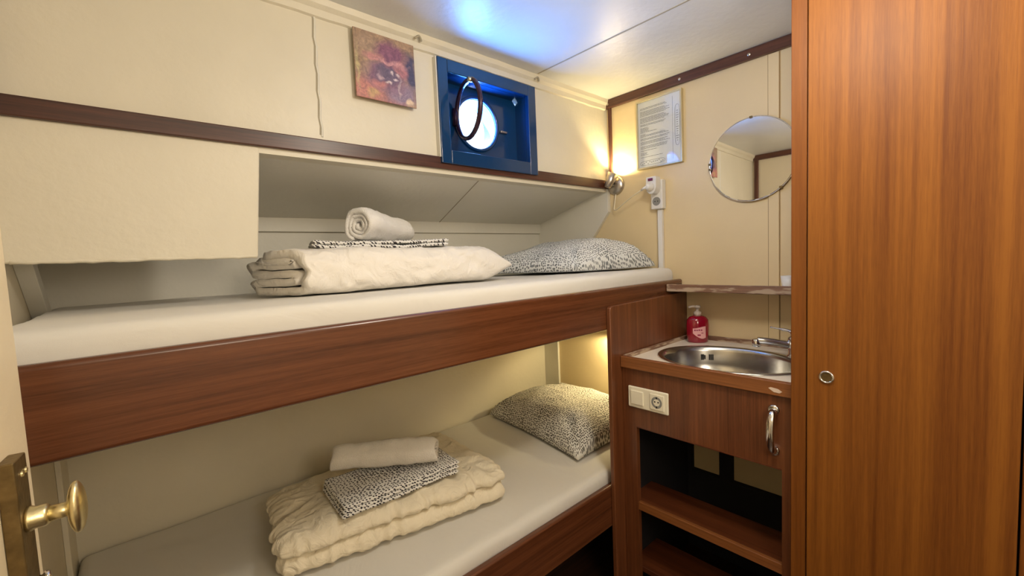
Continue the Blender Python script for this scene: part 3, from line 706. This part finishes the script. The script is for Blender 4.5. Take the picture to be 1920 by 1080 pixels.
# upper duvet, folded into a long roll
def serp(far, near, h, n=8):
    """C wrap outside, serpentine folds inside; (a,b): a from near side (0) to far side"""
    pts = [(far*.80, h), (far*.45, h+.004), (near+.035, h-.002), (near+.008, h-.020), (near, h*.5), (near+.006, .028), (near+.03, .012), (far*.5, .010), (far*.92, .012),
           (far*1.04, .022), (far*.96, .036), (far*.6, .036), (near+.055, .038), (near+.040, .050), (near+.056, .062), (far*.6, .060), (far*1.0, .062), (far*1.10, .075), (far*1.0, .088),
           (far*.6, .086), (near+.055, .088), (near+.048, .092), (near+.06, .097), (far*.6, .098), (far*.9, .098)]
    return [(p.x, p.y) for p in path([(a, b, 0) for a, b in pts], 5)]
def warpU(a, b, t, tt):
    sq = 1 - .60*max(0, (t-.86)/.14)**2.0
    b2 = .050+(b-.050)*sq*(1+.03*math.sin(t*9)) + .004*fbm((t*9, a*20, b*20), 1)
    e = (.008*ridge((tt*1.0+a*1.2+b*1.6, b*.5, 3), 16)+.006*ridge((tt*1.3-b*1.5, b*1.2+a, 8), 11))*(.35+.65*math.sin(min(1, t)*math.pi))
    skew = a*-.28                                   # far side starts further left
    b2 *= .93
    a2 = a + (.02*max(0, (t-.8)/.2) if a < .1 else -.06*max(0, (t-.8)/.2))
    return a2 - (e if a < .05 else 0), b2 + (e*.5 if b > .08 else 0), tt + skew*(1-t) + .006*math.sin(b*120)*(1-t) + (.045*math.exp(-((b-.06)/.05)**2)*max(0, (t-.8)/.2))
bm = ribbon(B(), serp(.22, 0, .114), .0225, (.345, 1.185, ZU+.001), (1, .045, 0), (-.045, 1, 0), (0, 0, 1), .705, 140, warpU)
for v in bm.verts: v.co.z = max(v.co.z, ZU+.0005)
tag(obj('folded_duvet', bm, M['duvet'], smooth=True), 'cream white duvet folded into a long thick bolster on the upper bunk', 'duvet')
# dotted folded sheet on it
def sheet_stack(name, quad, z0, th, layers, m, label, sag=0, seed=0):
    sx = (Vector(quad[1])-Vector(quad[0])).length; sy = (Vector(quad[3])-Vector(quad[0])).length
    root = empty(name, (sum(q[0] for q in quad)/4, sum(q[1] for q in quad)/4, z0), label, 'bed linen')
    for k in range(layers):
        off = .004*((k*37) % 3-1); qm = quadmap(*[(q[0]+off, q[1]+off*.6) for q in quad], sx, sy, z0+th*k)
        def f(p, qm=qm, k=k):
            q = qm(p); u, v = p.x/sx, p.y/sy
            q.z += sag*(abs(2*u-1)**2)*.0 - sag*4*(u*(1-u)) + .004*fbm((p.x, p.y, seed+k*.3), 9); return q
        bm = soft(B(), f, 40, 24, 3, (sx, sy, th*.98, .006), lambda p, n: .0012*fbm((p.x, p.y, seed), 30))
        obj('folded_layer', bm, m, root, smooth=True)
    return root
sheet_stack('folded_bed_sheet', ((.395, 1.27), (.835, 1.25), (.87, 1.42), (.43, 1.42)), ZU+.129, .011, 2, M['dotl'], 'folded black-and-white dotted sheet lying on the bolster duvet, upper bunk', sag=.006, seed=1)

# rolled towels
def spiral(r0_, r1, turns, th, n=24, squash=1, seed=0):
    out = []
    N = int(turns*n)
    for i in range(N+1):
        a = 2*math.pi*i/n - 2*math.pi*turns - math.pi*.6; r = r0_+(r1-r0_)*i/N; r *= 1+.05*math.sin(3*a+seed)+.04*math.sin(5*a+seed*2)
        out.append((r*math.cos(a), r*math.sin(a)*squash))
    return out
def towel(p0, p1, r, taper, m, label, seed, squash=1):
    p0, p1 = Vector(p0), Vector(p1); ax = (p1-p0); L = ax.length; ax.normalize(); side = ax.cross(Vector((0, 0, 1))).normalized(); upv = side.cross(ax)
    th = r*.24
    def warp(a, b, t, tt):
        s = 1-(1-taper)*t; nn = 1+.09*fbm((a*14, b*14, t*4+seed), 1)+.05*fbm((a*45, b*45, t*12+seed), 1)
        edge = .005*math.sin(math.atan2(b, a)*2+seed)*(2*t-1) + .010*(1-math.hypot(a, b)/r)*(1 if t < .5 else -1)*(abs(2*t-1))
        s *= 1-.16*math.exp(-t/.035)-.16*math.exp(-(1-t)/.035)+.04*math.sin(t*7+seed)
        return a*s*nn, (b*s+(1-s)*-r*squash*.9)*nn, tt+edge*.8
    bm = ribbon(B(), spiral(r*.16, r*.88, 3.2, th, squash=squash, seed=seed), th*.97, p0, ax, side, upv, L, 70, warp)
    return tag(obj('rolled_towel', bm, m, smooth=True), label, 'towel')
towel((.555, 1.335, ZU+.205), (.790, 1.475, ZU+.200), .061, .78, M['towel'], 'thick white rolled towel on the dotted sheet, upper bunk, spiral end showing', 1)

# lower duvet: two folded layers with puckered edges
def duvet_layer(quad, z0, th, seed, pk, root, top=False):
    q = [Vector(c) for c in quad]; sx = (q[1]-q[0]).length; sy = (q[3]-q[0]).length; qm = quadmap(*quad, sx, sy, z0)
    def dsp(p, n):
        dx = min(p.x, sx-p.x); dy = min(p.y, sy-p.y); e = math.exp(-(min(dx, dy)/.09)**2)
        # puckers run across the nearest edge
        along = p.x if dy < dx else p.y
        d = pk*e*(ridge((along*1.0, min(dx, dy)*.35, seed), 26)-.3)+pk*.6*e*(ridge((along*1.0+min(dx, dy)*.6, min(dx, dy)*.5, seed+7), 15)-.3)
        d += .006*(ridge((p.x*.5+p.y*.9, p.y*.35-p.x*.2, seed), 7)-.4)
        if p.x < .22: d += .012*(ridge((p.x*.25+p.y*.2, p.y*1.0-p.x*.55, seed+4), 18)-.35)*(1-p.x/.22)
        return d if n.z > -.5 else 0
    def f(p):
        v = qm(p)
        if top:
            u, w_ = p.x/sx, p.y/sy
            bl = (max(0, 1-(2*u-1)**4)*max(0, 1-(2*w_-1)**4)); v.z += (-.020+.034*(1-bl)*1.0*0+ .012*bl)*(p.z/th) + .0*(1-bl)
            v.z -= .022*w_*w_*(p.z/th)
        return v
    bm = soft(B(), f, 150, 90, 10, (sx, sy, th, .034), dsp)
    for v in bm.verts: v.co.z = max(v.co.z, z0+.0005)
    return obj('duvet_layer', bm, M['duvet2'], root, smooth=True)
dv = empty('folded_duvet', (.56, 1.37, ZL), 'puckered cream duvet folded in two flat layers on the lower bunk', 'duvet')
duvet_layer(((.235, 1.175), (.885, 1.062), (.935, 1.56), (.300, 1.53)), ZL+.001, .056, 2, .008, dv)
duvet_layer(((.235, 1.180), (.890, 1.066), (.930, 1.58), (.295, 1.54)), ZL+.054, .064, 9, .013, dv, True)
sheet_stack('folded_bed_sheet', ((.382, 1.145), (.752, 1.135), (.765, 1.315), (.395, 1.345)), ZL+.117, .011, 3, M['dotl'], 'folded black-and-white dotted sheet on the flat duvet, lower bunk', seed=4)
towel((.440, 1.375, ZL+.193), (.700, 1.180, ZL+.196), .048, .98, M['towel2'], 'flattened rolled white towel on the dotted sheet, lower bunk', 3, squash=.92)

# ------------------------------------------------------------------ washstand
XV = 1.305
ws = empty('washstand_cabinet', (1.55, .62, Z0-1.30), 'mahogany washstand cabinet with open shelves between lower bunk and wardrobe', 'cabinet')
bm = B(); prism(bm, [(1.243, .8895, Z0-1.299), (1.243, .8895, Z0-.196), (1.247, .8895, Z0-.188), (1.256, .8895, Z0-.184), (XE-.001, .8895, Z0-.176), (XE-.001, .8895, Z0-1.299)], (0, .0175, 0))
obj('side_panel', bm, M['mahz'], ws, bevel=.003)
bm = B(); boxz(bm, XV, XV+.018, .353, .8885, -.6145, -.408); boxz(bm, XV, XV+.018, .835, .8885, -1.299, -.6145); boxz(bm, XV, XV+.018, .353, .380, -1.299, -.6145)
obj('front_frame', bm, M['mahz'], ws)
bm = B(); boxz(bm, XV-.001, XV+.001, .380, .835, -.6165, -.6130); obj('edge_strip', bm, M['mahy'], ws)
bm = B(); boxz(bm, XV+.0145, XV+.17, .357, .8835, -.912, -.898); shf = obj('shelf', bm, M['mahy'], ws)  # darker wood: shade inside the cabinet is put into its colour
bm = B(); boxz(bm, XV+.0, XV+.014, .380, .835, -.920, -.890); obj('shelf_rail', bm, M['lip'], shf, bevel=.002)  # lighter wood than the shelf: the lit front edge is put into colour
bm = B(); boxz(bm, XV+.019, XV+.20, .357, .8835, -1.165, -1.145); obj('shelf', bm, M['mahy'], ws, bevel=.002)
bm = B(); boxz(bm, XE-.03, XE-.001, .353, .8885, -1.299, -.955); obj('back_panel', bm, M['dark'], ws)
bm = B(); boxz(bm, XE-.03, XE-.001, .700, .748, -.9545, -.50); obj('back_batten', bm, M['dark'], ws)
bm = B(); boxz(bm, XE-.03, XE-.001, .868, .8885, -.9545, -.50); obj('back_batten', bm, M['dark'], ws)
bm = B(); boxz(bm, XV+.02, XE-.001, .884, .8890, -1.299, -.62); obj('shade_lining', bm, M['dark'], ws)  # both side linings near-black, carrying the cabinet's inner shade in their colour
bm = B(); boxz(bm, XV+.02, XE-.031, .3515, .356, -1.299, -.53); obj('shade_lining', bm, M['dark'], ws)
# bow handle
hy = .400
bm = B(); tube(bm, path([(XV-.003, hy, Z0-.455), (XV-.018, hy, Z0-.458), (XV-.030, hy, Z0-.478), (XV-.034, hy, Z0-.508), (XV-.030, hy, Z0-.538), (XV-.018, hy, Z0-.558), (XV-.003, hy, Z0-.561)], 6), .0100, 14, ry=.0120)
hnd = obj('handle', bm, M['chrome'], ws, smooth=True)
for zz in (-.450, -.566):
    bm = B(); lathe(bm, [(.015, 0), (.015, .0015), (.010, .004), (.0001, .005)], (XV-.0003, hy, Z0+zz), (-1, 0, 0), 24, sx=1, sy=1); obj('rosette', bm, M['chrome'], hnd, smooth=True)
    bm = B()
    for dy in (-.009, .009): lathe(bm, [(.0022, 0), (.0018, .0015)], (XV-.0035, hy+dy, Z0+zz+(.003 if zz > -.5 else -.003)), (-1, 0, 0), 8)
    obj('screw_head', bm, M['nickel'], hnd)
# switch and socket plate
sw = empty('switch_and_socket_plate', (XV-.005, .785, Z0-.541), 'cream double plate with light switch and socket on the washstand front', 'switch')
bm = B(); boxz(bm, XV-.009, XV-.0005, .709, .861, -.543, -.468); obj('cover_frame', bm, M['cream'], sw, bevel=.006, seg=4)
bm = B(); boxz(bm, XV-.0135, XV-.009, .799, .848, -.530, -.481); obj('rocker_switch', bm, M['cream'], sw, bevel=.003, seg=3)
bm = B(); boxz(bm, XV-.0125, XV-.009, .722, .774, -.532, -.479); si = obj('socket_insert', bm, M['cream'], sw, bevel=.002, seg=3)
bm = B(); lathe(bm, [(.0195, 0), (.0195, .0006)], (XV-.0125, .748, Z0-.5055), (-1, 0, 0), 32); obj('socket_well', bm, M['greyp'], si)
bm = B(); lathe(bm, [(.0120, 0), (.0120, .0008)], (XV-.0128, .748, Z0-.5055), (-1, 0, 0), 32); obj('well_floor', bm, M['cream'], si)
bm = B()
for dy, dz in ((-.0062, .002), (.0062, .002)): lathe(bm, [(.0028, 0), (.0028, .0006)], (XV-.0135, .748+dy, Z0-.5055+dz), (-1, 0, 0), 10)
for dz in (-.0155, .0155): box(bm, XV-.0139, XV-.0132, .7455, .7505, Z0-.5055+dz-.0035, Z0-.5055+dz+.0035)
obj('contact_hole', bm, M['blackp'], si)
# countertop with oval cut-out
ct = empty('countertop', (1.55, .62, Z0-.405), 'cream laminate washstand top with wooden lipping around the steel basin', 'countertop')
SX, SY, SRX, SRY, ZT = 1.512, .604, .180, .228, Z0-.378
bm = B(); K = 72; x0, x1, y0, y1 = 1.312, XE-.012, .352, .876; a_, b_, c_, d_ = [], [], [], []
for k in range(K):
    t = 2*math.pi*k/K; c, s = math.cos(t), math.sin(t)
    px, py = SX+SRX*c, SY+SRY*s
    tx = ((x1-SX) if c > 0 else (SX-x0))/max(abs(c), 1e-6); ty = ((y1-SY) if s > 0 else (SY-y0))/max(abs(s), 1e-6); q = min(tx, ty)
    ox, oy = SX+q*c, SY+q*s
    a_.append(bm.verts.new((px, py, ZT))); b_.append(bm.verts.new((ox, oy, ZT))); c_.append(bm.verts.new((px, py, ZT-.018))); d_.append(bm.verts.new((ox, oy, ZT-.018)))
for k in range(K):
    j = (k+1) % K
    for A, Bq in ((a_, b_), (c_, d_), (a_, c_), (b_, d_)): bm.faces.new((A[k], A[j], Bq[j], Bq[k]))
for (cx, cy) in ((x0, y0), (x0, y1), (x1, y0), (x1, y1)):       # square the corners
    near = sorted(range(K), key=lambda k: (b_[k].co.x-cx)**2+(b_[k].co.y-cy)**2)[0]
    b_[near].co.x = d_[near].co.x = cx; b_[near].co.y = d_[near].co.y = cy
obj('laminate_top', bm, M['laminate'], ct)
bm = B(); boxz(bm, 1.293, 1.3115, .352, .8885, -.407, -.366); lf = obj('front_lipping', bm, M['lip'], ct, bevel=.004, seg=3)
bm = B(); prism(bm, [(1.2922, .376, Z0-.392), (1.2922, .386, Z0-.386), (1.2922, .404, Z0-.384), (1.2922, .410, Z0-.387), (1.2922, .396, Z0-.396), (1.2922, .382, Z0-.397)], (.001, 0, 0)); obj('chipped_spot', bm, M['chip'], lf)
bm = B(); boxz(bm, 1.3118, XE-.001, .8765, .8885, -.396, -.364); obj('side_lipping', bm, M['wornx'], ct, bevel=.003)
bm = B(); boxz(bm, XE-.012, XE-.001, .352, .8762, -.396, -.360); obj('back_lipping', bm, M['worn'], ct, bevel=.003)
# basin
bm = B(); prof = [(1.045, .0008), (1.05, .003), (1.03, .0055), (.99, .0050), (.955, .001), (.935, -.012), (.915, -.06), (.86, -.100), (.74, -.122), (.5, -.130), (.12, -.134), (.12, -.150)]
rings = []
for r, h in prof: rings.append([bm.verts.new((SX+SRX*r*math.cos(2*math.pi*k/72), SY+SRY*r*math.sin(2*math.pi*k/72), ZT+h)) for k in range(72)])
for A, C in zip(rings, rings[1:]):
    for k in range(72): bm.faces.new((A[k], A[(k+1) % 72], C[(k+1) % 72], C[k]))
sk_ = empty('wash_basin', (SX, SY, ZT-.14), 'oval stainless steel basin set into the washstand top', 'basin')
obj('bowl', bm, M['steel'], sk_, smooth=True)
bm = B(); lathe(bm, [(.024, 0), (.026, .002), (.0001, .003)], (SX, SY, ZT-.1355), (0, 0, 1), 24); obj('drain', bm, M['chrome'], sk_)
def bowlpt(ang, h, r): return Vector((SX+SRX*r*math.cos(ang), SY+SRY*r*math.sin(ang), ZT+h))
a0 = math.radians(38)
bm = B()
for k in range(-3, 4):
    if k == 0: continue
    ang = a0+k*.030+(.012 if k > 0 else -.012); p = bowlpt(ang, -.035, .921); tdir = (bowlpt(ang+.01, -.035, .921)-p).normalized(); nn = (Vector((SX, SY, p.z))-p).normalized()
    hh = .011 if k != 1 else .008
    vs_ = [p+nn*.001+tdir*sx_*.0021+Vector((0, 0, 1))*sz_*hh for sx_, sz_ in ((-1, -1), (1, -1), (1, 1), (-1, 1))]
    prism(bm, vs_, nn*.0015)
obj('overflow_slot', bm, M['blackp'], sk_)
# mixer tap
tp = empty('mixer_tap', (1.665, .425, ZT), 'chrome mixer tap at the right end of the basin, partly behind the wardrobe', 'tap')
bx, by = 1.668, .446
bm = B(); lathe(bm, [(.027, .001), (.027, .006), (.021, .012), (.020, .050), (.023, .058), (.021, .068), (.012, .074), (.0001, .075)], (bx, by, ZT), (0, 0, 1), 32); obj('tap_body', bm, M['chrome'], tp, smooth=True)
bm = B(); tube(bm, path([(bx, by, ZT+.040), (bx-.012, by+.035, ZT+.046), (bx-.028, by+.072, ZT+.052), (bx-.040, by+.104, ZT+.054)], 6), .0115, 14)
sp_ = obj('spout', bm, M['chrome'], tp, smooth=True)
bm = B(); lathe(bm, [(.0125, 0), (.0135, .004), (.0135, .024), (.0110, .026)], (bx-.041, by+.107, ZT+.032), (0, 0, 1), 24); obj('aerator', bm, M['chrome'], sp_, smooth=True)
bm = B(); tube(bm, path([(bx, by, ZT+.074), (bx+.006, by+.02, ZT+.088), (bx+.006, by+.045, ZT+.092), (bx+.006, by+.078, ZT+.096)], 6), [.007]*6+[.005]*6+[.003]*7, 10); obj('lever', bm, M['chrome'], tp, smooth=True)
bm = B(); lathe(bm, [(.0001, .0), (.014, .004), (.016, .014), (.011, .024), (.0001, .027)], (bx, by, ZT+.070), (0, 0, 1), 24); obj('lever_cap', bm, M['chrome'], tp, smooth=True)
# soap dispenser
so = Vector((1.735, .812, ZT+.0005)); sd = empty('soap_dispenser', so, 'clear pump bottle of red liquid hand soap at the back corner of the washstand', 'soap bottle')
sdir = Vector((-.45, .89, 0)).normalized()   # wide axis across the view
sdir = Vector((.66, -.75, 0))
bm = B(); lathe(bm, [(.036, .0), (.040, .003), (.043, .03), (.0445, .07), (.042, .092), (.032, .104), (.015, .110)], so, (0, 0, 1), 40, sx=1, sy=.72, ref=sdir); obj('bottle', bm, M['soap'], sd, smooth=True)
bm = B(); lathe(bm, [(.0145, .1085), (.0145, .124), (.010, .126), (.006, .128), (.006, .140), (.0125, .141), (.0125, .150), (.0001, .152)], so, (0, 0, 1), 24)
pm = obj('pump', bm, M['pump'], sd, smooth=True)
vd = Vector((-.75, -.66, 0))
bm = B(); tube(bm, [so+Vector((0, 0, .146)), so+Vector((-.012, .014, .147)), so+Vector((-.024, .026, .144))], .0045, 10); obj('nozzle', bm, M['pump'], pm, smooth=True)
bm = B(); N_ = 10
def labpt(u, z, rr_=1.02):
    a = math.radians(-90)+u; return so + sdir*.0445*rr_*math.cos(a) + Vector((0, 0, 1)).cross(sdir)*.0445*.72*rr_*math.sin(a) + Vector((0, 0, z))
lr = []
for k in range(N_+1):
    u = -.62+1.15*k/N_; top_ = .064-.004*math.cos(k/N_*math.pi); bot_ = .018+.022*abs(1-k/N_*1.35)**1.6
    lr.append((bm.verts.new(labpt(u, top_)), bm.verts.new(labpt(u, bot_)), bm.verts.new(labpt(u, top_, 1.0)), bm.verts.new(labpt(u, bot_, 1.0))))
for a, b in zip(lr, lr[1:]):
    bm.faces.new((a[0], a[1], b[1], b[0])); bm.faces.new((a[2], b[2], b[3], a[3])); bm.faces.new((a[0], b[0], b[2], a[2])); bm.faces.new((a[1], a[3], b[3], b[1]))
lb_ = obj('label', bm, M['lab'], sd)
bm = B()
for u0, u1, z0_, z1_ in ((-.50, -.36, .050, .056), (-.32, -.18, .0505, .0555), (-.14, .0, .051, .0565), (.05, .2, .051, .056), (-.22, .05, .030, .036), (.1, .3, .040, .043)):
    q = [labpt(u0, z0_, 1.03), labpt(u1, z0_, 1.03), labpt(u1, z1_, 1.03), labpt(u0, z1_, 1.03)]; bm.faces.new([bm.verts.new(v) for v in q])
obj('label_print', bm, M['labink'], lb_)

# ------------------------------------------------------------------ wardrobe
XW = 1.275
wd = empty('wardrobe', (1.5, .14, Z0-1.30), 'tall glossy mahogany wardrobe from floor to ceiling at the right of the washstand', 'wardrobe')
bm = B(); boxz(bm, XW, XW+.03, .3165, .3510, -1.299, ZC-.001); obj('stile', bm, M['wardst'], wd, bevel=.002)
bm = B(); boxz(bm, XW, XW+.03, -.080, -.0445, -1.299, ZC-.001); obj('stile', bm, M['wardst'], wd, bevel=.002)
bm = B(); boxz(bm, XW-.006, XW+.012, -.0410, .3140, -1.27, .72); dr = obj('door', bm, M['ward'], wd, bevel=.003)
bm = B(); boxz(bm, XW+.0305, XE-.001, .3350, .3510, -1.299, ZC-.001); obj('side_panel', bm, M['mahz'], wd)
bm = B(); boxz(bm, XW+.032, XW+.036, -.08, .334, -1.299, ZC-.001); obj('inner_back', bm, M['dark'], wd)
ky, kz = .272, Z0-.327
bm = B(); tube(bm, [(XW-.0078, ky+.0135*math.cos(2*math.pi*k/36), kz+.0135*math.sin(2*math.pi*k/36)) for k in range(36)], .0028, 8, closed=True); pr = obj('ring_pull', bm, M['chrome'], dr, smooth=True)
bm = B(); lathe(bm, [(.0115, .0), (.0105, .0015), (.0001, .0008)], (XW-.0061, ky, kz), (-1, 0, 0), 28); obj('ring_cup', bm, M['plate'], pr)

# ------------------------------------------------------------------ cabin door, standing open at the left
E_ = Vector((-.098, .797, 0)); u_ = Vector((-.113, -.994, 0)).normalized(); n_ = Vector((.994, -.113, 0)).normalized()
def dpt(t, o, z): q = E_+u_*t+n_*o; return Vector((q.x, q.y, Z0+z))
def dbox(bm, t0, t1, o0, o1, z0, z1):
    v = [bm.verts.new(dpt(t, o, z)) for t in (t0, t1) for o in (o0, o1) for z in (z0, z1)]
    for q in ((0, 1, 3, 2), (4, 6, 7, 5), (0, 4, 5, 1), (2, 3, 7, 6), (0, 2, 6, 4), (1, 5, 7, 3)): bm.faces.new([v[i] for i in q])
    return bm
dr1 = empty('door_1', dpt(.3, 0, -1.30), kind='structure')
obj('door_leaf', dbox(B(), .036, .70, -.035, 0, -1.28, .66), M['doorp'], dr1, bevel=.003)
lp = obj('lock_case', dbox(B(), .100, .136, .0003, .0135, -.435, -.186), M['plate'], dr1, bevel=.0015)
bm = B()
for t in (.107, .119): 
    q = dpt(t, .0136, -.204); lathe(bm, [(.0032, 0), (.0026, .0015), (.0001, .002)], q, n_, 12)
obj('screw_head', bm, M['brass'], lp)
kr = dpt(.118, .0135, -.254)
bm = B(); lathe(bm, [(.013, 0), (.013, .003), (.0115, .006), (.0115, .014), (.009, .017)], kr, n_, 28); obj('knob_collar', bm, M['brass'], dr1, smooth=True)
bm = B(); lathe(bm, [(.0082, .015), (.0078, .036)], kr, n_, 24); obj('knob_shaft', bm, M['brass'], dr1, smooth=True)
bm = B(); pf = [(math.sin(math.pi*k/20), -math.cos(math.pi*k/20)*.0078) for k in range(21)]
pf = [(max(r, .001), h+.038) for r, h in pf]; lathe(bm, pf, kr, n_, 40, sx=.029, sy=.018, ref=(0, 0, 1)); obj('knob', bm, M['brass'], dr1, smooth=True)
q = dpt(.106, .0135, -.330); bm = B(); lathe(bm, [(.006, 0), (.006, .002), (.009, .004), (.008, .008), (.0001, .010)], q, n_, 20, sx=1, sy=.7); obj('latch_turn', bm, M['chrome'], dr1, smooth=True)
